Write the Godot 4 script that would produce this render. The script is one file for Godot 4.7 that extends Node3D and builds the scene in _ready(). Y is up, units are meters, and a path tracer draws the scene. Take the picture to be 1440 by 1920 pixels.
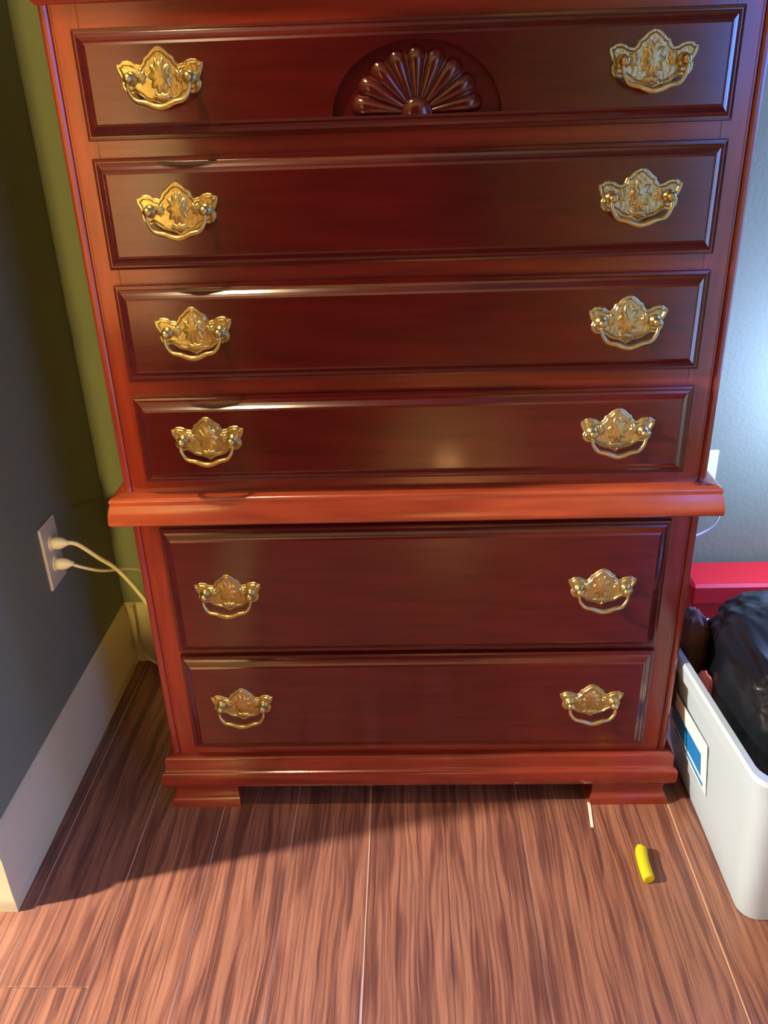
extends Node3D
# A tall mahogany chest of drawers in the corner of a room, seen from standing height.
# World: chest front plane is z = 0, chest centre x = 0, floor y = 0.

const FLAT := 4294967295
var used := {}
var M := {}

# ---------------------------------------------------------------- naming
func numbered(called: String) -> String:
	if not used.has(called):
		used[called] = 0
		return called
	used[called] += 1
	return "%s_%03d" % [called, used[called]]

func tag(o: Node, label: String, category: String, group := "") -> void:
	o.set_meta("label", label)
	o.set_meta("category", category)
	if group != "":
		o.set_meta("group", group)

func thing(called: String, label: String, category: String, at := Vector3.ZERO, group := "") -> Node3D:
	var o := Node3D.new()
	o.name = numbered(called)
	add_child(o)
	o.position = at
	tag(o, label, category, group)
	return o

func part(called: String, mesh: Mesh, mat: Material, parent: Node, at := Vector3.ZERO) -> MeshInstance3D:
	var o := MeshInstance3D.new()
	o.name = called if parent != self else numbered(called)
	o.mesh = mesh
	o.material_override = mat
	o.cast_shadow = GeometryInstance3D.SHADOW_CASTING_SETTING_ON
	o.position = at
	parent.add_child(o, true)
	return o

func struct(called: String, mesh: Mesh, mat: Material, label: String, category: String) -> MeshInstance3D:
	var o := part(called, mesh, mat, self)
	o.set_meta("kind", "structure")
	tag(o, label, category)
	return o

# ---------------------------------------------------------------- shapes (corners are given anticlockwise as seen from outside)
func begin() -> SurfaceTool:
	var st := SurfaceTool.new()
	st.begin(Mesh.PRIMITIVE_TRIANGLES)
	return st

func done(st: SurfaceTool) -> ArrayMesh:
	st.generate_normals()
	return st.commit()

func tri(st: SurfaceTool, a: Vector3, b: Vector3, c: Vector3, g := FLAT) -> void:
	if (b - a).cross(c - a).length_squared() < 1e-18:
		return
	for v in [a, c, b]:
		st.set_smooth_group(g)
		st.add_vertex(v)

func quad(st: SurfaceTool, a: Vector3, b: Vector3, c: Vector3, d: Vector3, g := FLAT) -> void:
	tri(st, a, b, c, g)
	tri(st, a, c, d, g)

func box(st: SurfaceTool, lo: Vector3, hi: Vector3, bev := 0.0) -> void:
	# a box whose edges are chamfered by bev
	var c := (lo + hi) / 2.0
	var e := (hi - lo) / 2.0
	if bev <= 0.0:
		for ax in 3:
			for s in [-1.0, 1.0]:
				var n := Vector3.ZERO; n[ax] = s
				var u := Vector3.ZERO; u[(ax + 1) % 3] = 1.0
				var v := Vector3.ZERO; v[(ax + 2) % 3] = s
				var o := c + n * e
				quad(st, o - u * e - v * e, o + u * e - v * e, o + u * e + v * e, o - u * e + v * e)
		return
	var b := Vector3(bev, bev, bev)
	for ax in 3:
		for s in [-1.0, 1.0]:
			var n := Vector3.ZERO; n[ax] = s
			var u := Vector3.ZERO; u[(ax + 1) % 3] = 1.0
			var v := Vector3.ZERO; v[(ax + 2) % 3] = s
			var o := c + n * e
			var f := e - b
			quad(st, o - u * f - v * f, o + u * f - v * f, o + u * f + v * f, o - u * f + v * f)
	for ax in 3:
		var u := Vector3.ZERO; u[ax] = 1.0
		var a1 := (ax + 1) % 3
		var a2 := (ax + 2) % 3
		for s1 in [-1.0, 1.0]:
			for s2 in [-1.0, 1.0]:
				var n1 := Vector3.ZERO; n1[a1] = s1
				var n2 := Vector3.ZERO; n2[a2] = s2
				var p1 := c + n1 * e + n2 * (e - b)
				var p2 := c + n2 * e + n1 * (e - b)
				var w := u * (e - b)
				if s1 * s2 > 0.0:
					quad(st, p1 - w, p1 + w, p2 + w, p2 - w)
					quad(st, p2 - w, p2 + w, p1 + w, p1 - w) if false else null
				else:
					quad(st, p2 - w, p2 + w, p1 + w, p1 - w)
	for sx in [-1.0, 1.0]:
		for sy in [-1.0, 1.0]:
			for sz in [-1.0, 1.0]:
				var k := Vector3(sx, sy, sz)
				var px := c + Vector3(sx * e.x, sy * (e.y - bev), sz * (e.z - bev))
				var py := c + Vector3(sx * (e.x - bev), sy * e.y, sz * (e.z - bev))
				var pz := c + Vector3(sx * (e.x - bev), sy * (e.y - bev), sz * e.z)
				if sx * sy * sz > 0.0:
					tri(st, px, py, pz)
				else:
					tri(st, px, pz, py)

func box_mesh(lo: Vector3, hi: Vector3, bev := 0.0) -> ArrayMesh:
	var st := begin()
	box(st, lo, hi, bev)
	return done(st)

func u_mould(profile: Array, hw: float, zf: float, zb: float, closed := true) -> ArrayMesh:
	# a moulding mitred round the front and both sides: profile points (outset, y) from the top down
	var st := begin()
	for i in profile.size() - 1:
		var p: Vector2 = profile[i]
		var q: Vector2 = profile[i + 1]
		var pl := Vector3(-hw - p.x, p.y, zf + p.x)
		var pr := Vector3(hw + p.x, p.y, zf + p.x)
		var ql := Vector3(-hw - q.x, q.y, zf + q.x)
		var qr := Vector3(hw + q.x, q.y, zf + q.x)
		quad(st, ql, qr, pr, pl, 1)
		quad(st, Vector3(ql.x, ql.y, zb), ql, pl, Vector3(pl.x, pl.y, zb), 2)
		quad(st, qr, Vector3(qr.x, qr.y, zb), Vector3(pr.x, pr.y, zb), pr, 3)
		if closed:
			quad(st, Vector3(qr.x, qr.y, zb), Vector3(ql.x, ql.y, zb), Vector3(pl.x, pl.y, zb), Vector3(pr.x, pr.y, zb))
	if closed:
		var a: Vector2 = profile[0]
		var b: Vector2 = profile[profile.size() - 1]
		quad(st, Vector3(-hw - a.x, a.y, zf + a.x), Vector3(hw + a.x, a.y, zf + a.x), Vector3(hw + a.x, a.y, zb), Vector3(-hw - a.x, a.y, zb))
		quad(st, Vector3(-hw - b.x, b.y, zb), Vector3(hw + b.x, b.y, zb), Vector3(hw + b.x, b.y, zf + b.x), Vector3(-hw - b.x, b.y, zf + b.x))
	return done(st)

func lathe(st: SurfaceTool, profile: Array, n := 24, basis := Basis.IDENTITY, at := Vector3.ZERO, g := 1) -> void:
	# profile points (radius, height) from the bottom up, turned round the basis' y axis
	for i in profile.size() - 1:
		for k in n:
			var a0 := TAU * k / n
			var a1 := TAU * (k + 1) / n
			var p: Vector2 = profile[i]
			var q: Vector2 = profile[i + 1]
			var A := at + basis * Vector3(p.x * cos(a0), p.y, -p.x * sin(a0))
			var B := at + basis * Vector3(p.x * cos(a1), p.y, -p.x * sin(a1))
			var C := at + basis * Vector3(q.x * cos(a1), q.y, -q.x * sin(a1))
			var D := at + basis * Vector3(q.x * cos(a0), q.y, -q.x * sin(a0))
			quad(st, A, B, C, D, g)

func curve(points: Array, per := 8) -> Array:
	var out := []
	for i in points.size() - 1:
		var p0: Vector3 = points[maxi(i - 1, 0)]
		var p1: Vector3 = points[i]
		var p2: Vector3 = points[i + 1]
		var p3: Vector3 = points[mini(i + 2, points.size() - 1)]
		for k in per:
			out.append(p1.cubic_interpolate(p2, p0, p3, float(k) / per))
	out.append(points[points.size() - 1])
	return out

func tube(st: SurfaceTool, path: Array, radius: Callable, n := 10, g := 1) -> void:
	var rings := []
	var up := Vector3(0.13, 0.9, 0.41).normalized()
	for i in path.size():
		var t: Vector3 = (path[mini(i + 1, path.size() - 1)] - path[maxi(i - 1, 0)]).normalized()
		var u := up.cross(t).normalized()
		var v := t.cross(u)
		up = v
		var r: float = radius.call(float(i) / (path.size() - 1))
		var ring := []
		for k in n:
			var a := TAU * k / n
			ring.append(path[i] + (u * cos(a) + v * sin(a)) * r)
		rings.append(ring)
	for i in rings.size() - 1:
		for k in n:
			var l := (k + 1) % n
			quad(st, rings[i][k], rings[i][l], rings[i + 1][l], rings[i + 1][k], g)
	for k in range(1, n - 1):
		tri(st, rings[0][0], rings[0][k + 1], rings[0][k], FLAT)
		var e: Array = rings[rings.size() - 1]
		tri(st, e[0], e[k], e[k + 1], FLAT)

func poly_fill(st: SurfaceTool, pts: PackedVector2Array, z: float, g := FLAT) -> void:
	# a flat face towards +z
	var idx := Geometry2D.triangulate_polygon(pts)
	for i in range(0, idx.size(), 3):
		var a := pts[idx[i]]
		var b := pts[idx[i + 1]]
		var c := pts[idx[i + 2]]
		if (b - a).cross(c - a) < 0.0:
			var s := b
			b = c
			c = s
		tri(st, Vector3(a.x, a.y, z), Vector3(b.x, b.y, z), Vector3(c.x, c.y, z), g)

func inset(pts: PackedVector2Array, d: float) -> PackedVector2Array:
	# anticlockwise outline moved inwards by d
	var out := PackedVector2Array()
	var n := pts.size()
	for i in n:
		var t1 := (pts[i] - pts[(i + n - 1) % n]).normalized()
		var t2 := (pts[(i + 1) % n] - pts[i]).normalized()
		var m := Vector2(-t1.y - t2.y, t1.x + t2.x)
		if m.length() < 0.2:
			m = Vector2(-t1.y, t1.x)
		out.append(pts[i] + m.normalized() * d)
	return out

func poly_loft(st: SurfaceTool, a: PackedVector2Array, za: float, b: PackedVector2Array, zb: float, g := FLAT) -> void:
	for i in a.size():
		var j := (i + 1) % a.size()
		quad(st, Vector3(a[i].x, a[i].y, za), Vector3(a[j].x, a[j].y, za), Vector3(b[j].x, b[j].y, zb), Vector3(b[i].x, b[i].y, zb), g)

func lumpy(center: Vector3, r: Vector3, rough: float, seed_: int, freq: float, squash := 1.0, n := 40) -> ArrayMesh:
	# a soft crumpled heap: an ellipsoid (squarish by squash) pushed in and out by noise
	var noise := FastNoiseLite.new()
	noise.seed = seed_
	noise.frequency = freq
	noise.fractal_type = FastNoiseLite.FRACTAL_RIDGED
	noise.fractal_octaves = 3
	var grid := []
	for i in n + 1:
		var row := []
		var th := PI * i / n
		for k in n * 2:
			var ph := PI * k / n
			var d := Vector3(sin(th) * cos(ph), cos(th), sin(th) * sin(ph))
			var e := Vector3(signf(d.x) * pow(absf(d.x), squash), signf(d.y) * pow(absf(d.y), squash), signf(d.z) * pow(absf(d.z), squash))
			var f := 1.0 + rough * noise.get_noise_3dv(d)
			row.append(center + Vector3(e.x * r.x, e.y * r.y, e.z * r.z) * f)
		grid.append(row)
	var st := begin()
	for i in n:
		for k in n * 2:
			var l := (k + 1) % (n * 2)
			quad(st, grid[i + 1][l], grid[i + 1][k], grid[i][k], grid[i][l], 1)
	return done(st)

# ---------------------------------------------------------------- materials
func mat(color: Color, rough: float, metal := 0.0) -> StandardMaterial3D:
	var m := StandardMaterial3D.new()
	m.albedo_color = color
	m.roughness = rough
	m.metallic = metal
	return m

func noise_tex(seed_: int, freq: float, size: int, ramp: Array, bump := -1.0) -> NoiseTexture2D:
	var n := FastNoiseLite.new()
	n.seed = seed_
	n.frequency = freq
	n.noise_type = FastNoiseLite.TYPE_SIMPLEX_SMOOTH
	n.fractal_octaves = 4
	var t := NoiseTexture2D.new()
	t.width = size
	t.height = size
	t.seamless = true
	t.noise = n
	if bump > 0.0:
		t.as_normal_map = true
		t.bump_strength = bump
	else:
		var g := Gradient.new()
		g.offsets = PackedFloat32Array([0.0, 0.5, 1.0])
		g.colors = PackedColorArray([ramp[0], ramp[1], ramp[2]])
		t.color_ramp = g
	return t

func wood(stretch: Vector3, tex: Texture2D, color: Color) -> StandardMaterial3D:
	var m := mat(color, 0.22)
	m.albedo_texture = tex
	m.uv1_triplanar = true
	m.uv1_world_triplanar = true
	m.uv1_scale = stretch
	m.clearcoat_enabled = true
	m.clearcoat = 1.0
	m.clearcoat_roughness = 0.14
	m.metallic_specular = 0.35
	return m

func plank_image(seed_: int) -> ImageTexture:
	# grain of one laminate board: fine long streaks, broad dark figure, small pale flecks
	var w := 192
	var h := 1024
	var fine := FastNoiseLite.new()
	fine.seed = seed_
	fine.frequency = 1.0
	fine.fractal_octaves = 3
	var broad := FastNoiseLite.new()
	broad.seed = seed_ + 50
	broad.frequency = 1.0
	broad.fractal_octaves = 3
	var img := Image.create(w, h, false, Image.FORMAT_RGB8)
	var base := Color(0.57, 0.375, 0.29)
	var dark := Color(0.32, 0.19, 0.17)
	var pale := Color(0.68, 0.48, 0.37)
	for y in h:
		for x in w:
			var u := float(x) / w
			var v := float(y) / h
			var warp := broad.get_noise_2d(u * 2.0, v * 3.0) * 0.25
			var f := fine.get_noise_2d((u + warp * 0.2) * 22.0, v * 3.0)
			var f2 := fine.get_noise_2d((u + warp * 0.15) * 58.0 + 40.0, v * 6.0)
			var b := broad.get_noise_2d((u + warp * 0.4) * 5.0 + 9.0, v * 2.6 + 3.0)
			var c := base.lerp(dark, clampf((b - 0.06) * 2.2, 0.0, 0.6))
			c = c.lerp(pale, clampf((-b - 0.1) * 1.6, 0.0, 0.5))
			c = c.lerp(dark, clampf((f - 0.1) * 1.5, 0.0, 0.4))
			c = c.lerp(pale, clampf((-f - 0.12) * 1.6, 0.0, 0.5))
			c = c.lerp(pale if f2 > 0.0 else dark, clampf((absf(f2) - 0.12) * 0.9, 0.0, 0.3))
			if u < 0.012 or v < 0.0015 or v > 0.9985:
				c = Color(0.78, 0.62, 0.5)      # pale edge, painting in the light that the joints catch
			img.set_pixel(x, y, c)
	img.generate_mipmaps()
	return ImageTexture.create_from_image(img)

func materials() -> void:
	var grain := noise_tex(7, 0.012, 512, [Color(0.82, 0.8, 0.78), Color(0.92, 0.91, 0.9), Color(1, 1, 1)])
	M.wood = wood(Vector3(0.8, 7.0, 7.0), grain, Color(0.56, 0.2, 0.125))       # grain runs along x
	M.wood_up = wood(Vector3(7.0, 0.8, 7.0), grain, Color(0.56, 0.2, 0.125))    # grain runs upwards
	M.waist_lit = wood(Vector3(0.8, 7.0, 7.0), grain, Color(0.75, 0.345, 0.215))      # waist moulding, paler to paint in the light its sloped face catches
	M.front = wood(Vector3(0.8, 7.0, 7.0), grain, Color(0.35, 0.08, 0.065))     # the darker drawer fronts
	M.wood_dark = mat(Color(0.2, 0.06, 0.045), 0.6)
	M.brass = mat(Color(0.78, 0.71, 0.48), 0.33, 1.0)
	M.brass.normal_enabled = true
	M.brass.normal_texture = noise_tex(3, 0.03, 256, [], 4.0)
	M.brass.normal_scale = 0.5
	M.brass.uv1_triplanar = true
	M.brass.uv1_scale = Vector3(22, 22, 22)
	var plaster := noise_tex(21, 0.05, 512, [], 3.0)
	M.wall = mat(Color(0.48, 0.51, 0.40), 0.75)
	M.wall.normal_enabled = true
	M.wall.normal_texture = plaster
	M.wall.normal_scale = 0.25
	M.wall.uv1_triplanar = true
	M.wall.uv1_world_triplanar = true
	M.wall.uv1_scale = Vector3(3, 3, 3)
	M.ceiling = mat(Color(0.8, 0.79, 0.75), 0.9)
	M.trim = mat(Color(0.86, 0.82, 0.63), 0.4)
	M.subfloor = mat(Color(0.2, 0.13, 0.1), 0.9)
	M.planks = []
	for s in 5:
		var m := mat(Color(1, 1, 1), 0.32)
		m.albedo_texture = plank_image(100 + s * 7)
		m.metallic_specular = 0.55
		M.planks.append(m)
	M.ivory = mat(Color(0.86, 0.82, 0.66), 0.45)
	M.white = mat(Color(0.9, 0.9, 0.9), 0.4)
	M.slot = mat(Color(0.05, 0.05, 0.05), 0.6)
	M.bin = mat(Color(0.8, 0.88, 0.92, 0.82), 0.35)
	M.bin.transparency = BaseMaterial3D.TRANSPARENCY_ALPHA
	M.bin.backlight_enabled = true
	M.bin.backlight = Color(0.5, 0.52, 0.54)
	M.red = mat(Color(0.82, 0.12, 0.15), 0.35)
	M.bag = mat(Color(0.055, 0.07, 0.095), 0.32)
	M.pink = mat(Color(0.88, 0.5, 0.52), 0.9)
	M.tan = mat(Color(0.3, 0.19, 0.15), 0.85)
	M.yellow = mat(Color(0.82, 0.77, 0.07), 0.55)
	M.paper = mat(Color(0.93, 0.88, 0.8), 0.8)
	M.blue = mat(Color(0.1, 0.5, 0.78), 0.4)
	M.sticker = mat(Color(0.95, 0.95, 0.95), 0.4)
	M.glass = mat(Color(0.9, 0.95, 1.0, 0.06), 0.02)
	M.glass.transparency = BaseMaterial3D.TRANSPARENCY_ALPHA
	M.metal = mat(Color(0.25, 0.24, 0.23), 0.4, 1.0)

func glow(color: Color, energy: float) -> StandardMaterial3D:
	var m := mat(Color(0.9, 0.9, 0.88), 0.5)
	m.emission_enabled = true
	m.emission = color
	m.emission_energy_multiplier = energy
	return m

# ---------------------------------------------------------------- lamps
func lamp(called: String, label: String, at: Vector3, r: float, color: Color, energy: float, shine: float, hangs: bool) -> void:
	var o := thing(called, label, "lamp", Vector3(at.x, 2.5 if hangs else 0.0, at.z))
	var st := begin()
	if hangs:
		lathe(st, [Vector2(0, at.y + r - 2.5), Vector2(0.01, at.y + r - 2.5), Vector2(0.01, -0.02), Vector2(0.06, -0.015), Vector2(0.06, 0)], 20)
		part("stem", done(st), M.metal, o)
	else:
		var hb := at.y - r
		lathe(st, [Vector2(0, 0), Vector2(minf(0.14, hb), 0), Vector2(minf(0.14, hb), 0.012), Vector2(0.02, 0.03), Vector2(0.012, 0.05), Vector2(0.012, hb), Vector2(0, hb)], 24)
		part("stand", done(st), M.metal, o)
	var g := begin()
	var prof := []
	for i in 13:
		var a := -PI / 2 + PI * i / 12.0
		prof.append(Vector2(r * cos(a), at.y + r * sin(a) - (2.5 if hangs else 0.0)))
	lathe(g, prof, 24)
	part("bulb_globe", done(g), glow(color, shine), o)
	var l := OmniLight3D.new()
	l.name = "bulb_light"
	l.light_color = color
	l.light_energy = energy
	l.light_size = r
	l.omni_range = 12.0
	l.omni_attenuation = 2.0
	l.shadow_enabled = true
	l.position = Vector3(0, at.y - (2.5 if hangs else 0.0), 0)
	o.add_child(l)

func added_column_lamp() -> void:
	# a tall paper column lamp, added unseen for its warm reflection in the lacquer
	var o := thing("added_column_lamp", "added tall glowing paper column lamp in the hall behind the viewer", "lamp", Vector3(-0.96, 0, 1.75))
	var st := begin()
	lathe(st, [Vector2(0, 0), Vector2(0.14, 0), Vector2(0.14, 0.03), Vector2(0.03, 0.035), Vector2(0.03, 0.12), Vector2(0, 0.12)], 24)
	part("stand", done(st), M.metal, o)
	var g := begin()
	lathe(g, [Vector2(0, 0.12), Vector2(0.14, 0.125), Vector2(0.15, 0.14), Vector2(0.15, 1.48), Vector2(0.14, 1.495), Vector2(0, 1.5)], 32)
	part("paper_shade", done(g), glow(Color(1.0, 0.68, 0.32), 3.0), o)
	var l := OmniLight3D.new()
	l.name = "shade_light"
	l.light_color = Color(1.0, 0.84, 0.52)
	l.light_energy = 0.12
	l.light_size = 0.08
	l.omni_range = 8.0
	l.omni_attenuation = 2.0
	l.shadow_enabled = true
	l.position = Vector3(0.19, 0.45, -0.16)
	o.add_child(l)

func spot_lamp() -> void:
	# a reading lamp in the hall: its shade keeps the light on the floor before the chest
	var head := Vector3(0, 1.85, 0)
	var aim := (Vector3(0.05, 0.0, 0.38) - Vector3(-2.4, 1.85, 0.64)).normalized()
	var o := thing("floor_lamp", "tall reading lamp with a dark cone shade in the hall left of the chest", "lamp", Vector3(-2.4, 0, 0.64))
	var st := begin()
	lathe(st, [Vector2(0, 0), Vector2(0.14, 0), Vector2(0.14, 0.012), Vector2(0.02, 0.03), Vector2(0.012, 0.05), Vector2(0.012, 1.86), Vector2(0, 1.86)], 24, Basis.IDENTITY, -aim * Vector3(0.16, 0, 0.16))
	part("stand", done(st), M.metal, o)
	var b := Basis(Quaternion(Vector3.UP, aim))
	var sh := begin()
	lathe(sh, [Vector2(0, -0.16), Vector2(0.03, -0.16), Vector2(0.04, -0.12), Vector2(0.075, 0.0), Vector2(0.07, 0.0), Vector2(0.035, -0.115), Vector2(0, -0.13)], 24, b, head)
	part("shade", done(sh), M.metal, o)
	var g := begin()
	lathe(g, [Vector2(0, -0.1), Vector2(0.02, -0.09), Vector2(0.032, -0.06), Vector2(0.028, -0.036), Vector2(0, -0.026)], 20, b, head)
	part("bulb_globe", done(g), glow(Color(1.0, 0.94, 0.88), 6.0), o)
	var l := SpotLight3D.new()
	l.name = "bulb_light"
	l.light_color = Color(1.0, 0.94, 0.88)
	l.light_energy = 20.0
	l.light_size = 0.05
	l.spot_range = 12.0
	l.spot_attenuation = 2.0
	l.spot_angle = 24.0
	l.spot_angle_attenuation = 0.6
	l.shadow_enabled = true
	o.add_child(l)
	l.transform = Transform3D(Basis.looking_at(aim), head + aim * 0.01)

func added_ceiling_spot() -> void:
	# an unseen downlight, added to brighten the upward-facing edges of the chest's front
	var o := thing("added_ceiling_spotlight", "added small round warm downlight in the ceiling above the chest's front", "lamp", Vector3(-0.58, 2.5, 0.56))
	var st := begin()
	lathe(st, [Vector2(0.03, -0.004), Vector2(0.03, -0.012), Vector2(0.042, -0.014), Vector2(0.05, -0.008), Vector2(0.05, 0.0)], 28)
	part("trim_ring", done(st), M.white, o)
	var g := begin()
	lathe(g, [Vector2(0, -0.01), Vector2(0.03, -0.01), Vector2(0.03, -0.004), Vector2(0, -0.004)], 28)
	part("bulb_lens", done(g), glow(Color(1.0, 0.86, 0.66), 6.0), o)
	var l := SpotLight3D.new()
	l.name = "bulb_light"
	l.light_color = Color(1.0, 0.86, 0.66)
	l.light_energy = 2.6
	l.light_size = 0.03
	l.spot_range = 8.0
	l.spot_attenuation = 2.0
	l.spot_angle = 13.0
	l.spot_angle_attenuation = 0.6
	l.shadow_enabled = true
	o.add_child(l)
	l.transform = Transform3D(Basis.looking_at(Vector3(0.32, -1.42, -0.57).normalized()), Vector3(0, -0.03, 0))

func added_wall_lamp() -> void:
	# a cool white globe, added out of view to brighten the right back wall
	var o := thing("added_wall_lamp", "added cool white globe lamp on a bracket, brightening the back wall right of the red box", "lamp", Vector3(0.9, 0.66, -0.473))
	var st := begin()
	var b := Basis(Vector3.RIGHT, PI / 2)
	lathe(st, [Vector2(0.04, 0), Vector2(0.04, 0.01), Vector2(0.03, 0.016), Vector2(0.008, 0.018), Vector2(0.008, 0.12), Vector2(0.02, 0.125), Vector2(0.02, 0.14), Vector2(0, 0.14)], 20, b)
	part("bracket", done(st), M.metal, o)
	var g := begin()
	var prof := []
	for i in 11:
		var a := -PI / 2 + PI * i / 10.0
		prof.append(Vector2(0.045 * cos(a), 0.045 * sin(a)))
	lathe(g, prof, 20, Basis.IDENTITY, Vector3(0, 0, 0.17))
	part("bulb_globe", done(g), glow(Color(0.6, 0.72, 1.0), 4.0), o)
	var l := OmniLight3D.new()
	l.name = "bulb_light"
	l.light_color = Color(0.62, 0.71, 1.0)
	l.light_energy = 0.75
	l.light_size = 0.045
	l.omni_range = 8.0
	l.omni_attenuation = 2.0
	l.shadow_enabled = true
	l.position = Vector3(0, 0, 0.17)
	o.add_child(l)

func _ready() -> void:
	# ---- camera
	var cam := Camera3D.new()
	cam.name = "camera"
	cam.fov = 63.0
	cam.near = 0.05
	cam.far = 60.0
	var right := Vector3(0.99929411, -0.03062736, -0.02175445)
	var down := Vector3(-0.0181138, -0.90014204, 0.43521972)
	var fwd := Vector3(-0.03291173, -0.43451845, -0.90006141)
	cam.transform = Transform3D(Basis(right, -down, -fwd), Vector3(-0.0017, 1.1788, 1.1845))
	add_child(cam)
	cam.current = true
	# ---- sky and exposure
	var we := WorldEnvironment.new()
	we.name = "environment"
	var env := Environment.new()
	env.background_mode = Environment.BG_SKY
	var sky := Sky.new()
	var sm := ProceduralSkyMaterial.new()
	sm.sky_top_color = Color(0.3, 0.52, 1.0)
	sm.sky_horizon_color = Color(0.38, 0.59, 1.0)
	sm.ground_bottom_color = Color(0.34, 0.42, 0.55)
	sm.ground_horizon_color = Color(0.42, 0.55, 0.8)
	sm.energy_multiplier = 14.0
	sky.sky_material = sm
	env.sky = sky
	env.tonemap_mode = Environment.TONE_MAPPER_LINEAR
	env.tonemap_exposure = 1.0
	env.sdfgi_enabled = true
	env.ssao_enabled = true
	env.ssil_enabled = true
	we.environment = env
	add_child(we)
	materials()
	# ---- lamps: a white one in the hall on the left, a warm one hanging behind, a small warm one on the floor
	spot_lamp()
	lamp("standing_lamp", "warm globe lamp on a low stand behind the added door leaf", Vector3(-0.71, 0.95, 2.7), 0.075, Color(1.0, 0.87, 0.5), 6.0, 2.0, false)
	lamp("night_lamp", "small warm globe lamp standing on the floor behind the viewer", Vector3(0.125, 0.115, 1.42), 0.035, Color(1.0, 0.72, 0.4), 0.25, 16.0, false)
	added_column_lamp()
	added_wall_lamp()
	added_ceiling_spot()
	room()
	added_door_leaf()
	low_light_blocker()
	chest()
	corner()
	clutter()

# ---------------------------------------------------------------- the room
func room() -> void:
	var fl := struct("floor", box_mesh(Vector3(-3.3, -0.12, -0.6), Vector3(1.3, -0.0125, 5.6)), M.subfloor, "red-brown laminate plank floor in front of the chest", "floor")
	var rng := RandomNumberGenerator.new()
	rng.seed = 11
	var pw := 0.1378
	for k in range(-21, 13):
		var x0 := -0.5018 + k * pw
		var z := -0.473 - rng.randf() * 0.2
		if k == -1:
			z = 0.372 - 1.22
		elif k >= -2 and k < 9:
			z = -0.473 - 0.05 - rng.randf() * 0.15
		while z < 5.5:
			var z1 := z + 1.22
			plank(fl, maxf(x0, -3.2), minf(x0 + pw, 1.08), maxf(z, -0.52), minf(z1, 5.52), rng)
			z = z1
	struct("wall_back", box_mesh(Vector3(-0.8, -0.0125, -0.6), Vector3(1.3, 2.5, -0.473)), M.wall, "olive grey painted wall behind the chest", "wall")
	struct("wall_left", box_mesh(Vector3(-0.8, -0.0125, -0.473), Vector3(-0.68, 2.5, 0.225), 0.003), M.wall, "dark olive grey wall on the left of the chest, with the outlet", "wall")
	struct("wall_hall", box_mesh(Vector3(-3.3, -0.0125, -0.1), Vector3(-0.8, 2.5, 0.1)), M.wall, "hall wall beyond the end of the left wall", "wall")
	struct("wall_outer", box_mesh(Vector3(-3.35, -0.0125, 0.1), Vector3(-3.2, 2.5, 5.6)), M.wall, "outer wall at the far side of the hall", "wall")
	struct("wall_rear", box_mesh(Vector3(-3.3, -0.0125, 5.5), Vector3(1.3, 2.5, 5.65)), M.wall, "wall behind the viewer", "wall")
	struct("ceiling", box_mesh(Vector3(-3.35, 2.5, -0.6), Vector3(1.35, 2.62, 5.65)), M.ceiling, "white ceiling over the room", "ceiling")
	# right wall with two windows
	var holes := [[-0.43, 0.2, 0.6, 1.9], [1.42, 2.3, 0.06, 2.0]]
	var st := begin()
	var zs := [-0.6, holes[0][0], holes[0][1], holes[1][0], holes[1][1], 5.65]
	for i in [0, 2, 4]:
		box(st, Vector3(1.0, -0.0125, zs[i]), Vector3(1.15, 2.5, zs[i + 1]))
	for h in holes:
		box(st, Vector3(1.0, -0.0125, h[0]), Vector3(1.15, h[2], h[1]))
		box(st, Vector3(1.0, h[3], h[0]), Vector3(1.15, 2.5, h[1]))
	struct("wall_right", done(st), M.wall, "wall on the right with the windows", "wall")
	var n := 1
	for h in holes:
		var f := begin()
		var t := 0.04
		box(f, Vector3(1.05, h[2], h[0]), Vector3(1.1, h[2] + t, h[1]), 0.003)
		box(f, Vector3(1.05, h[3] - t, h[0]), Vector3(1.1, h[3], h[1]), 0.003)
		box(f, Vector3(1.05, h[2] + t, h[0]), Vector3(1.1, h[3] - t, h[0] + t), 0.003)
		box(f, Vector3(1.05, h[2] + t, h[1] - t), Vector3(1.1, h[3] - t, h[1]), 0.003)
		var w := struct("window_%d" % n, done(f), M.trim, "white framed window in the right wall, %s" % ["beside the back corner", "behind the viewer"][n - 1], "window")
		part("pane", box_mesh(Vector3(1.072, h[2] + t, h[0] + t), Vector3(1.076, h[3] - t, h[1] - t)), M.glass, w)
		n += 1
	# baseboards
	var prof := [Vector2(0, 0.156), Vector2(0.005, 0.153), Vector2(0.006, 0.142), Vector2(0.0095, 0.130), Vector2(0.0095, 0.112), Vector2(0.012, 0.107), Vector2(0.012, 0.032), Vector2(0.0145, 0.026), Vector2(0.0155, 0.018), Vector2(0.0155, 0)]
	var bl := u_mould(prof, 0.06, 0.225, -0.46, false)
	var o := struct("baseboard_left", bl, M.trim, "cream moulded baseboard along the dark left wall, ending at its corner", "baseboard")
	o.position.x = -0.74
	var bs := begin()
	for i in prof.size() - 1:
		var p: Vector2 = prof[i]
		var q: Vector2 = prof[i + 1]
		quad(bs, Vector3(-0.68, q.y, -0.473 + q.x), Vector3(1.0, q.y, -0.473 + q.x), Vector3(1.0, p.y, -0.473 + p.x), Vector3(-0.68, p.y, -0.473 + p.x), 1)
	struct("baseboard_back", done(bs), M.trim, "cream baseboard along the back wall behind the chest", "baseboard")

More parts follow.
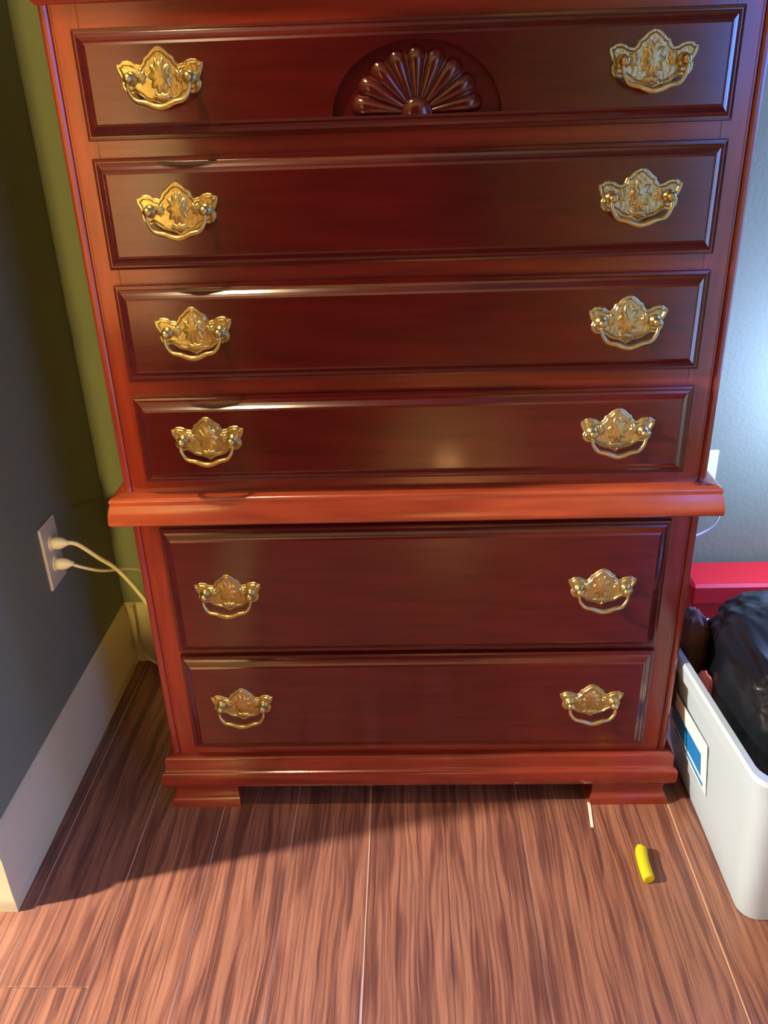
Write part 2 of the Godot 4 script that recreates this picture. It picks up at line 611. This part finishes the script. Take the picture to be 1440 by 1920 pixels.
func plank(fl: Node, x0: float, x1: float, z0: float, z1: float, rng: RandomNumberGenerator) -> void:
	if x1 - x0 < 0.01 or z1 - z0 < 0.02:
		return
	var g := 0.0001
	var b := 0.0018
	var d := 0.0011
	var cx := (x0 + x1) / 2.0
	var cz := (z0 + z1) / 2.0
	var w := (x1 - x0) / 2.0 - g
	var l := (z1 - z0) / 2.0 - g
	var fu := 1.0 if rng.randf() < 0.5 else -1.0
	var fv := 1.0 if rng.randf() < 0.5 else -1.0
	var st := begin()
	var ring := func(e: float, y: float) -> Array:
		return [Vector3(-w + e, y, l - e), Vector3(w - e, y, l - e), Vector3(w - e, y, -l + e), Vector3(-w + e, y, -l + e)]
	var rings := [ring.call(0.0, -0.012), ring.call(0.0, -d), ring.call(b, 0.0)]
	var emit := func(vs: Array) -> void:
		for v in [vs[0], vs[2], vs[1], vs[0], vs[3], vs[2]]:
			st.set_smooth_group(FLAT)
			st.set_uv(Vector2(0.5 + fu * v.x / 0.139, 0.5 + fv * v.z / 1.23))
			st.add_vertex(v)
	for i in 2:
		for k in 4:
			var m := (k + 1) % 4
			emit.call([rings[i][k], rings[i][m], rings[i + 1][m], rings[i + 1][k]])
	emit.call(rings[2])
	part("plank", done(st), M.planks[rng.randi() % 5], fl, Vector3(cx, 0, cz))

func low_light_blocker() -> void:
	# a low unseen box, added to keep the standing lamp's light off the floor
	var m := mat(Color(0.3, 0.2, 0.13), 0.6)
	var h := thing("light_blocker_box", "low brown wooden box added behind the viewer to block lamp light", "box", Vector3(-0.8, 0, 1.4))
	part("body", box_mesh(Vector3(-0.17, 0, -0.13), Vector3(0.205, 0.55, 0.13), 0.006), m, h)
	part("lid", box_mesh(Vector3(-0.18, 0.551, -0.14), Vector3(0.212, 0.58, 0.14), 0.006), m, h)

func added_door_leaf() -> void:
	# an unseen dark door leaf, added to cut off the standing lamp's beam
	var d := thing("added_door_leaf", "dark brown door leaf added behind the viewer to cut the lamp beam", "door", Vector3(-0.578, 0.005, 1.62))
	var m := mat(Color(0.16, 0.09, 0.075), 0.5)
	part("leaf", box_mesh(Vector3(0, 0, -0.02), Vector3(0.86, 2.05, 0.02), 0.003), m, d)
	for y in [[0.2, 0.95], [1.1, 1.9]]:
		part("raised_panel", box_mesh(Vector3(0.14, y[0], -0.026), Vector3(0.72, y[1], -0.019), 0.004), m, d)
	var st := begin()
	lathe(st, [Vector2(0.026, 0), Vector2(0.026, 0.008), Vector2(0.01, 0.012), Vector2(0.01, 0.035), Vector2(0.026, 0.045), Vector2(0.026, 0.062), Vector2(0, 0.07)], 20, Basis(Vector3.RIGHT, -PI / 2), Vector3(0.8, 1.0, -0.02))
	part("knob", done(st), M.brass, d)

# ---------------------------------------------------------------- the chest of drawers
func drawer_mesh(hw: float, hh: float, notch: PackedVector2Array) -> ArrayMesh:
	var st := begin()
	var steps := [[0.0, -0.006], [0.0, 0.007], [0.001, 0.009], [0.004, 0.0095], [0.0055, 0.0095], [0.0065, 0.011], [0.010, 0.0125], [0.0135, 0.0155], [0.0165, 0.0185], [0.0195, 0.02]]
	var rect := func(e: float) -> PackedVector2Array:
		return PackedVector2Array([Vector2(-hw + e, -hh + e), Vector2(hw - e, -hh + e), Vector2(hw - e, hh - e), Vector2(-hw + e, hh - e)])
	for i in steps.size() - 1:
		poly_loft(st, rect.call(steps[i][0]), steps[i][1], rect.call(steps[i + 1][0]), steps[i + 1][1])
	var e: float = steps[steps.size() - 1][0]
	var face: PackedVector2Array = rect.call(e)
	if notch.is_empty():
		poly_fill(st, face, 0.02)
	else:
		var pts := PackedVector2Array([face[0]])
		pts.append_array(notch)
		pts.append_array(PackedVector2Array([face[1], face[2], face[3]]))
		poly_fill(st, pts, 0.02)
		# recess: its wall and its floor
		var inner := PackedVector2Array()
		for p in notch:
			inner.append(p)
		for i in notch.size():
			var j := (i + 1) % notch.size()
			var a := notch[i]
			var b := notch[j]
			quad(st, Vector3(a.x, a.y, 0.011), Vector3(b.x, b.y, 0.011), Vector3(b.x, b.y, 0.02), Vector3(a.x, a.y, 0.02))
		inner.reverse()
		poly_fill(st, inner, 0.011)
	return done(st)

func plate_outline(k: float) -> PackedVector2Array:
	# right half of the batwing backplate in millimetres, from the bottom point up to the peak
	var half := [Vector2(5, -26), Vector2(11, -23), Vector2(17, -22), Vector2(23, -20), Vector2(28, -16), Vector2(33, -13), Vector2(39, -14), Vector2(45, -12), Vector2(49, -7), Vector2(50, -1), Vector2(48, 3), Vector2(51, 8), Vector2(53.5, 14), Vector2(54, 20), Vector2(50, 21), Vector2(46, 24), Vector2(40, 24.5), Vector2(34, 23), Vector2(29, 20), Vector2(24, 19), Vector2(21, 22), Vector2(19, 27), Vector2(14, 30), Vector2(9, 35), Vector2(4, 38)]
	var out := PackedVector2Array([Vector2(0, -29)])
	for p in half:
		out.append(p)
	out.append(Vector2(0, 39))
	for i in range(half.size() - 1, -1, -1):
		out.append(Vector2(-half[i].x, half[i].y))
	for i in out.size():
		out[i] = out[i] * 0.001 * k
	return out

func plate_mesh() -> ArrayMesh:
	var st := begin()
	var a := plate_outline(1.0)
	var b := inset(a, 0.0012)
	poly_loft(st, a, 0.0, a, 0.0016)
	poly_loft(st, a, 0.0016, b, 0.0028)
	poly_fill(st, b, 0.0028)
	# raised ridge that follows the outline
	var c := inset(a, 0.0036)
	var d := inset(a, 0.0048)
	var f := inset(a, 0.0060)
	poly_loft(st, c, 0.0028, d, 0.0043)
	poly_loft(st, d, 0.0043, f, 0.0028)
	# raised heart-shaped centre and two leaf bosses with lobes
	for part_ in [[Vector2(0, 0.006), 0.014, 0.019, 5], [Vector2(0.024, 0.006), 0.006, 0.0085, 4], [Vector2(-0.024, 0.006), 0.006, 0.0085, 4], [Vector2(0, -0.017), 0.012, 0.005, 4]]:
		var o: Vector2 = part_[0]
		var rings := []
		for j in 5:
			var t := float(j) / 4.0
			var ring := PackedVector2Array()
			for k in 40:
				var ang := TAU * k / 40.0
				var lobe := 1.0 + 0.16 * cos(ang * part_[3] * 2)
				ring.append(o + Vector2(cos(ang) * part_[1], sin(ang) * part_[2]) * lobe * cos(t * PI / 2 * 0.97))
			rings.append(ring)
		for j in 4:
			poly_loft(st, rings[j], 0.0027 + 0.0032 * sin(j / 4.0 * PI / 2), rings[j + 1], 0.0027 + 0.0032 * sin((j + 1) / 4.0 * PI / 2), 5)
	return done(st)

func post_mesh() -> ArrayMesh:
	var st := begin()
	var b := Basis(Vector3.RIGHT, PI / 2)      # the lathe's y axis turned to +z
	lathe(st, [Vector2(0.0085, 0.0025), Vector2(0.0085, 0.0045), Vector2(0.0065, 0.0065), Vector2(0.0042, 0.008), Vector2(0.004, 0.013), Vector2(0.0058, 0.015), Vector2(0.0062, 0.018), Vector2(0.0045, 0.021), Vector2(0, 0.022)], 16, b)
	return done(st)

func bail_mesh() -> ArrayMesh:
	var st := begin()
	var pts := [Vector3(-0.037, 0.004, 0.0165), Vector3(-0.0385, -0.004, 0.0175), Vector3(-0.036, -0.013, 0.019), Vector3(-0.029, -0.021, 0.0205), Vector3(-0.018, -0.0235, 0.0215), Vector3(-0.008, -0.0275, 0.0215), Vector3(0, -0.029, 0.0215), Vector3(0.008, -0.0275, 0.0215), Vector3(0.018, -0.0235, 0.0215), Vector3(0.029, -0.021, 0.0205), Vector3(0.036, -0.013, 0.019), Vector3(0.0385, -0.004, 0.0175), Vector3(0.037, 0.004, 0.0165)]
	tube(st, curve(pts, 5), func(t: float) -> float: return 0.0021 + 0.0019 * pow(sin(t * PI), 2.0), 12)
	return done(st)

func shell_mesh() -> ArrayMesh:
	# carved fan of nine petals springing from a small boss
	var st := begin()
	var lobes := 9
	var na := lobes * 12
	var nr := 14
	var grid := []
	for i in na + 1:
		var t := float(i) / na
		var a := PI * t
		var s := absf(sin(PI * t * lobes))
		var row := []
		for j in nr + 1:
			var r := float(j) / nr
			var rim := 0.87 + 0.13 * sqrt(s)
			var x := cos(a) * 0.084 * r * rim
			var y := sin(a) * 0.078 * r * rim
			var up := sin(minf(r * 1.15, 1.0) * PI / 2) * (0.0015 + 0.0075 * sqrt(s))
			up *= sqrt(clampf((1.0 - r) * 5.0, 0.0, 1.0))
			row.append(Vector3(x, y, up))
		grid.append(row)
	for i in na:
		for j in nr:
			quad(st, grid[i][j], grid[i][j + 1], grid[i + 1][j + 1], grid[i + 1][j], 1)
	# boss at the foot of the petals
	for i in 16:
		for j in 6:
			var f := func(ii: int, jj: int) -> Vector3:
				var a := PI * ii / 16.0
				var b := PI / 2 * jj / 6.0
				return Vector3(cos(a) * 0.02 * cos(b), sin(a) * 0.02 * cos(b), 0.004 + 0.009 * sin(b))
			quad(st, f.call(i, j), f.call(i + 1, j), f.call(i + 1, j + 1), f.call(i, j + 1), 2)
	return done(st)

func chest() -> void:
	var c := thing("chest_of_drawers", "tall dark mahogany chest of drawers with brass handles standing in the corner", "chest of drawers")
	var HU := 0.452
	var HL := 0.450
	var ZB := -0.455
	# carcass: a box behind the stiles for each half
	part("upper_case", box_mesh(Vector3(-HU + 0.02, 0.62, ZB), Vector3(HU - 0.02, 1.35, -0.012)), M.wood_dark, c)
	part("lower_case", box_mesh(Vector3(-HL + 0.02, 0.05, ZB), Vector3(HL - 0.02, 0.62, -0.012)), M.wood_dark, c)
	for s in [-1.0, 1.0]:
		for half in [[HU, 0.645, 1.35], [HL, 0.11, 0.604]]:
			# side panel and front stile with a bead and a groove at its outer edge
			var x0: float = s * (half[0] - 0.02)
			var x1: float = s * (half[0] - 0.0005)
			part("side_panel", box_mesh(Vector3(minf(x0, x1), half[1], ZB), Vector3(maxf(x0, x1), half[2], -0.02)), M.wood_up, c)
			var pr := [Vector2(0.0, -0.02), Vector2(0.0, -0.006), Vector2(0.0018, -0.002), Vector2(0.005, -0.0002), Vector2(0.009, -0.0002), Vector2(0.0118, -0.002), Vector2(0.013, -0.005), Vector2(0.0155, -0.005), Vector2(0.0168, -0.001), Vector2(0.018, 0.0), Vector2(0.049, 0.0), Vector2(0.049, -0.013)]
			var st := begin()
			for i in pr.size() - 1:
				var p: Vector2 = pr[i]
				var q: Vector2 = pr[i + 1]
				var pa := Vector3(s * (half[0] - p.x), half[1], p.y)
				var qa := Vector3(s * (half[0] - q.x), half[1], q.y)
				var h := Vector3(0, half[2] - half[1], 0)
				if s < 0.0:
					quad(st, pa, qa, qa + h, pa + h)
				else:
					quad(st, qa, pa, pa + h, qa + h)
			part("stile", done(st), M.wood_up, c)
	# rails between the drawers
	for r in [[1.276, 1.35], [1.128, 1.156], [0.964, 0.993], [0.801, 0.833], [0.64, 0.673]]:
		part("rail", box_mesh(Vector3(-0.406, r[0], -0.013), Vector3(0.406, r[1], -0.001), 0.001), M.wood, c)
	for r in [[0.584, 0.604], [0.339, 0.355], [0.115, 0.146]]:
		part("rail", box_mesh(Vector3(-0.404, r[0], -0.013), Vector3(0.404, r[1], -0.001), 0.001), M.wood, c)
	# cornice above the picture, waist moulding, base moulding, feet
	part("cornice", u_mould([Vector2(0.05, 1.42), Vector2(0.052, 1.41), Vector2(0.05, 1.396), Vector2(0.04, 1.386), Vector2(0.026, 1.378), Vector2(0.018, 1.366), Vector2(0.016, 1.352), Vector2(0.01, 1.347), Vector2(0.006, 1.337), Vector2(0.006, 1.316), Vector2(0.004, 1.31), Vector2(0.0, 1.306)], HU, 0.0, ZB), M.wood, c)
	part("waist_moulding", u_mould([Vector2(0.0, 0.6485), Vector2(0.016, 0.6475), Vector2(0.0195, 0.6455), Vector2(0.0215, 0.642), Vector2(0.0205, 0.638), Vector2(0.0205, 0.636), Vector2(0.022, 0.632), Vector2(0.0235, 0.627), Vector2(0.025, 0.619), Vector2(0.026, 0.611), Vector2(0.026, 0.604), Vector2(0.0245, 0.6015), Vector2(0.022, 0.6005), Vector2(0.0, 0.6005)], HL, 0.0, ZB), M.waist_lit, c)
	part("base_moulding", u_mould([Vector2(0.0, 0.1215), Vector2(0.006, 0.1205), Vector2(0.0105, 0.118), Vector2(0.0125, 0.114), Vector2(0.0125, 0.094), Vector2(0.0135, 0.0905), Vector2(0.017, 0.0895), Vector2(0.0195, 0.087), Vector2(0.0205, 0.083), Vector2(0.0205, 0.066), Vector2(0.019, 0.059), Vector2(0.0155, 0.053), Vector2(0.009, 0.0485), Vector2(0.004, 0.046)], HL, 0.0, ZB), M.wood, c)
	var foot := [Vector2(0.006, 0.046), Vector2(0.0035, 0.038), Vector2(0.004, 0.028), Vector2(0.007, 0.021), Vector2(0.0085, 0.0175), Vector2(0.0095, 0.0165), Vector2(0.0115, 0.010), Vector2(0.0125, 0.0)]
	for s in [-1.0, 1.0]:
		for back in [false, true]:
			var st := begin()
			var ring := func(p: Vector2) -> Array:
				var xo := HL + p.x
				var xi := 0.338 - p.x * 0.4 if s < 0.0 else 0.325 - p.x * 0.4
				var zf: float = p.x if not back else ZB + 0.1
				var zb: float = -0.11 if not back else ZB
				var a := Vector3(s * (xo if s < 0.0 else xi), p.y, zf)
				var b := Vector3(s * (xi if s < 0.0 else xo), p.y, zf)
				return [a, b, Vector3(b.x, p.y, zb), Vector3(a.x, p.y, zb)]
			for i in foot.size() - 1:
				var A: Array = ring.call(foot[i + 1])
				var B: Array = ring.call(foot[i])
				for k in 4:
					var l := (k + 1) % 4
					quad(st, A[k], A[l], B[l], B[k], k + 1)
			var T: Array = ring.call(foot[0])
			quad(st, T[0], T[1], T[2], T[3])
			var L: Array = ring.call(foot[foot.size() - 1])
			quad(st, L[3], L[2], L[1], L[0])
			part("foot", done(st), M.wood, c)
	# drawers and their brass
	var plate := plate_mesh()
	var post := post_mesh()
	var bail := bail_mesh()
	for d in [[1.152, 1.279, 0.412], [0.989, 1.131, 0.412], [0.829, 0.968, 0.412], [0.669, 0.805, 0.411], [0.351, 0.588, 0.404], [0.142, 0.343, 0.404]]:
		var hh: float = (d[1] - d[0]) / 2.0
		var notch := PackedVector2Array()
		if d[0] > 1.1:
			for i in 33:
				var a := PI - PI * i / 32.0
				notch.append(Vector2(0.014 + cos(a) * 0.106, -hh + 0.0195 + sin(a) * 0.083))
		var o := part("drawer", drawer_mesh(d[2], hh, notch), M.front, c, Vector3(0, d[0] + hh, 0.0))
		for x in [-0.303, 0.302]:
			var hy := 0.002
			part("handle_plate", plate, M.brass, o, Vector3(x, hy, 0.02))
			for px in [-0.037, 0.037]:
				part("handle_post", post, M.brass, o, Vector3(x + px, hy + 0.004, 0.02))
			part("handle_bail", bail, M.brass, o, Vector3(x, hy, 0.02))
		if d[0] > 1.1:
			part("shell_carving", shell_mesh(), M.front, o, Vector3(0.014, -hh + 0.0195, 0.011))

# ---------------------------------------------------------------- outlets and cords in the corner
func outlet(label: String, at: Vector3, turn: float) -> Node3D:
	# its local +z looks into the room
	var o := thing("wall_outlet", label, "outlet", at)
	o.rotation.y = turn
	part("cover_plate", box_mesh(Vector3(-0.035, -0.064, 0), Vector3(0.035, 0.064, 0.006), 0.0025), M.ivory, o)
	for y in [-0.021, 0.021]:
		var st := begin()
		lathe(st, [Vector2(0.0155, 0.005), Vector2(0.0155, 0.0075), Vector2(0.014, 0.0085), Vector2(0, 0.0085)], 20, Basis(Vector3.RIGHT, PI / 2), Vector3(0, y, 0))
		var s := part("socket", done(st), M.ivory, o)
		for x in [-0.0055, 0.0055]:
			part("slot", box_mesh(Vector3(x - 0.001, y - 0.002, 0.0084), Vector3(x + 0.001, y + 0.006, 0.0088)), M.slot, s)
	return o

func cord(label: String, pts: Array, r: float, m: Material, plug: bool, dir := Vector3.RIGHT) -> void:
	var st := begin()
	tube(st, curve(pts, 10), func(_t: float) -> float: return r, 8)
	if not plug:
		var o := part("power_cord", done(st), m, self)
		tag(o, label, "cord")
		return
	var t := thing("power_cord", label, "cord", pts[0])
	var c := part("cable", done(st), m, t)
	c.position = -Vector3(pts[0])
	var p := begin()
	var b := Basis(Quaternion(Vector3.UP, dir))
	lathe(p, [Vector2(0, -0.002), Vector2(0.011, -0.002), Vector2(0.012, 0.006), Vector2(0.0105, 0.016), Vector2(0.006, 0.024), Vector2(0.004, 0.03), Vector2(0, 0.03)], 16, b, -dir * 0.022)
	part("plug", done(p), m, t)

func corner() -> void:
	outlet("ivory wall outlet plate on the dark left wall beside the chest", Vector3(-0.68, 0.447, -0.18), PI / 2)
	cord("ivory cord bowing from the left wall outlet down behind the chest", [Vector3(-0.648, 0.468, -0.18), Vector3(-0.628, 0.462, -0.185), Vector3(-0.60, 0.425, -0.20), Vector3(-0.575, 0.385, -0.22), Vector3(-0.545, 0.325, -0.23), Vector3(-0.518, 0.26, -0.235), Vector3(-0.50, 0.18, -0.25), Vector3(-0.495, 0.06, -0.27), Vector3(-0.49, 0.006, -0.29)], 0.0042, M.ivory, true)
	cord("thin ivory cord running almost level from the left outlet behind the chest", [Vector3(-0.648, 0.424, -0.18), Vector3(-0.63, 0.41, -0.19), Vector3(-0.605, 0.385, -0.22), Vector3(-0.575, 0.355, -0.28), Vector3(-0.545, 0.32, -0.33), Vector3(-0.50, 0.30, -0.37), Vector3(-0.46, 0.29, -0.45)], 0.0032, M.ivory, true)
	cord("ivory cord end hanging in a loop over the baseboard in the corner", [Vector3(-0.655, 0.16, -0.448), Vector3(-0.652, 0.12, -0.445), Vector3(-0.653, 0.07, -0.442), Vector3(-0.642, 0.035, -0.438), Vector3(-0.61, 0.012, -0.43), Vector3(-0.57, 0.0055, -0.42), Vector3(-0.49, 0.0055, -0.40)], 0.0035, M.ivory, false)
	outlet("white wall outlet on the back wall, just right of the chest", Vector3(0.613, 0.447, -0.473), 0.0)
	cord("white cord drooping from the right outlet to behind the chest", [Vector3(0.613, 0.468, -0.44), Vector3(0.618, 0.462, -0.42), Vector3(0.638, 0.435, -0.415), Vector3(0.654, 0.40, -0.43), Vector3(0.652, 0.355, -0.44), Vector3(0.625, 0.325, -0.446), Vector3(0.58, 0.31, -0.45), Vector3(0.52, 0.305, -0.462)], 0.0025, M.white, true, Vector3(0, 0, 1))

# ---------------------------------------------------------------- what lies at the right and on the floor
func rounded(x0: float, x1: float, z0: float, z1: float, r: float) -> Array:
	var out := []
	for q in [[x1 - r, z1 - r, 0.0], [x1 - r, z0 + r, PI / 2], [x0 + r, z0 + r, PI], [x0 + r, z1 - r, PI * 1.5]]:
		for k in 7:
			var a: float = q[2] + PI / 2 * k / 6.0
			out.append(Vector2(q[0] + cos(PI / 2 - a) * r, q[1] + sin(PI / 2 - a) * r))
	return out

func bin_ring(t: float, y: float, grow: float) -> Array:
	# outline of the bin between its floor (t = 0) and its rim (t = 1); the left side leans against the chest at the far end
	var pts := rounded(0.503 - grow, 0.93 + grow, -0.125 - grow, 0.266 + grow, 0.03)
	var out := []
	for p in pts:
		var far := clampf((0.25 - p.y) / 0.27, 0.0, 1.0)
		var lean := t * lerpf(0.016, 0.043, far) if p.x < 0.7 else -t * 0.02
		var front := t * 0.012 if p.y > 0.08 else -t * 0.012
		out.append(Vector3(p.x - lean, y, p.y + front))
	return out

func ring_wall(st: SurfaceTool, a: Array, b: Array, g: int) -> void:
	# rings run clockwise seen from above; a below b gives the outside
	for i in a.size():
		var j := (i + 1) % a.size()
		quad(st, a[j], a[i], b[i], b[j], g)

func clutter() -> void:
	# translucent storage bin
	var b := thing("storage_bin", "translucent white plastic storage bin on the floor right of the chest", "bin", Vector3(0.7, 0, 0))
	var off := Vector3(-0.7, 0, 0)
	var st := begin()
	var outs := []
	var ins := []
	for i in 7:
		var t := i / 6.0
		outs.append(bin_ring(t, 0.002 + 0.296 * t, 0.0 if i > 0 else -0.006))
		ins.append(bin_ring(t, 0.005 + 0.293 * t, -0.0035 if i > 0 else -0.0095))
	for i in 6:
		ring_wall(st, outs[i], outs[i + 1], 1)
		ring_wall(st, ins[i + 1], ins[i], 2)
	var cen := Vector3(0.71, 0, 0.07)
	for i in outs[0].size():
		var j: int = (i + 1) % outs[0].size()
		tri(st, outs[0][i], outs[0][j], Vector3(cen.x, outs[0][0].y, cen.z))
		tri(st, ins[0][j], ins[0][i], Vector3(cen.x, ins[0][0].y, cen.z))
	ring_wall(st, outs[6], ins[6], 3)
	part("tub", done(st), M.bin, b, off)
	# the rolled rim
	var rm := begin()
	var r0 := bin_ring(1.0, 0.274, 0.0005)
	var r1 := bin_ring(1.0, 0.274, 0.007)
	var r2 := bin_ring(1.0, 0.300, 0.009)
	var r3 := bin_ring(1.0, 0.306, 0.006)
	var r4 := bin_ring(1.0, 0.306, -0.004)
	var r5 := bin_ring(1.0, 0.298, -0.0045)
	ring_wall(rm, r0, r1, 1)
	ring_wall(rm, r1, r2, 2)
	ring_wall(rm, r2, r3, 3)
	ring_wall(rm, r3, r4, 4)
	ring_wall(rm, r4, r5, 5)
	part("rim", done(rm), M.bin, b, off)
	# paper label with a blue band on the left side
	var side := func(z: float, y: float, o: float) -> Vector3:
		var t := (y - 0.002) / 0.296
		var far := clampf((0.25 - z) / 0.27, 0.0, 1.0)
		return Vector3(0.503 - t * lerpf(0.016, 0.043, far) - o, y, z)
	var patch := func(z0: float, z1: float, y0: float, y1: float, o: float) -> ArrayMesh:
		var s := begin()
		for i in 8:
			var za := lerpf(z0, z1, i / 8.0)
			var zb := lerpf(z0, z1, (i + 1) / 8.0)
			quad(s, side.call(za, y0, o), side.call(zb, y0, o), side.call(zb, y1, o), side.call(za, y1, o), 1)
			quad(s, side.call(za, y1, o), side.call(zb, y1, o), side.call(zb, y1, o - 0.0006), side.call(za, y1, o - 0.0006))
			quad(s, side.call(za, y0, o - 0.0006), side.call(zb, y0, o - 0.0006), side.call(zb, y0, o), side.call(za, y0, o))
		return done(s)
	var lb := part("paper_label", patch.call(-0.08, 0.10, 0.105, 0.215, 0.0012), M.sticker, b, off)
	part("blue_band", patch.call(-0.078, 0.075, 0.128, 0.175, 0.0018), M.blue, lb)
	part("blue_line", patch.call(-0.06, 0.085, 0.112, 0.119, 0.0018), M.blue, lb)
	# what is in the bin
	var p := part("pink_cloth", lumpy(Vector3(0, 0.085, 0), Vector3(0.165, 0.072, 0.155), 0.09, 5, 2.6, 0.6), M.pink, self, Vector3(0.705, 0.0, 0.07))
	tag(p, "crumpled pink cloth filling the bottom of the translucent bin", "cloth")
	var q := part("black_bag", lumpy(Vector3(0, 0.298, 0), Vector3(0.2, 0.118, 0.168), 0.07, 9, 1.5, 0.5, 56), M.bag, self, Vector3(0.707, 0.0, 0.062))
	tag(q, "bulging glossy black plastic bag heaped in the bin", "bag")
	var u := part("brown_pouch", lumpy(Vector3(0, 0.26, 0), Vector3(0.028, 0.10, 0.036), 0.10, 25, 1.2, 0.7, 24), M.tan, self, Vector3(0.494, 0.0, -0.076))
	tag(u, "small brown cloth pouch at the far left corner of the bin", "pouch")
	var v := part("pink_sock", lumpy(Vector3(0, 0.24, 0), Vector3(0.012, 0.05, 0.03), 0.12, 15, 1.5, 0.8, 24), M.pink, self, Vector3(0.497, 0.0, 0.01))
	tag(v, "small pink sock tucked between the black bag and the bin's left rim", "sock")
	# red lidded box by the back wall
	var t := thing("red_box", "long red box with a lid against the back wall behind the black bag", "box", Vector3(0.79, 0, -0.408))
	var bd := begin()
	box(bd, Vector3(-0.192, 0, -0.045), Vector3(0.192, 0.212, 0.048), 0.006)
	part("body", done(bd), M.red, t)
	part("lid", box_mesh(Vector3(-0.199, 0.2, -0.049), Vector3(0.199, 0.25, 0.055), 0.006), M.red, t)
	# small things on the floor
	var y := begin()
	var path := [Vector3(0.003, 0.0102, -0.034), Vector3(-0.001, 0.0102, -0.026), Vector3(-0.003, 0.0102, 0.0), Vector3(-0.003, 0.0102, 0.024), Vector3(-0.0025, 0.0102, 0.032)]
	tube(y, curve(path, 8), func(v: float) -> float: return 0.0102 * minf(1.0, 0.72 + 2.4 * minf(v, 1.0 - v)), 14)
	var yo := part("foam_stick", done(y), M.yellow, self, Vector3(0.385, 0.0, 0.158))
	tag(yo, "short bright yellow foam stick lying on the floor by the bin", "foam stick")
	var s1 := begin()
	box(s1, Vector3(-0.0028, 0.0, -0.03), Vector3(0.0028, 0.0016, 0.03), 0.0005)
	var so := part("wood_splinter", done(s1), M.paper, self, Vector3(0.3165, 0.0002, 0.038))
	so.rotation.y = -0.1
	tag(so, "thin pale sliver of wood on the floor by the chest's right foot", "splinter")
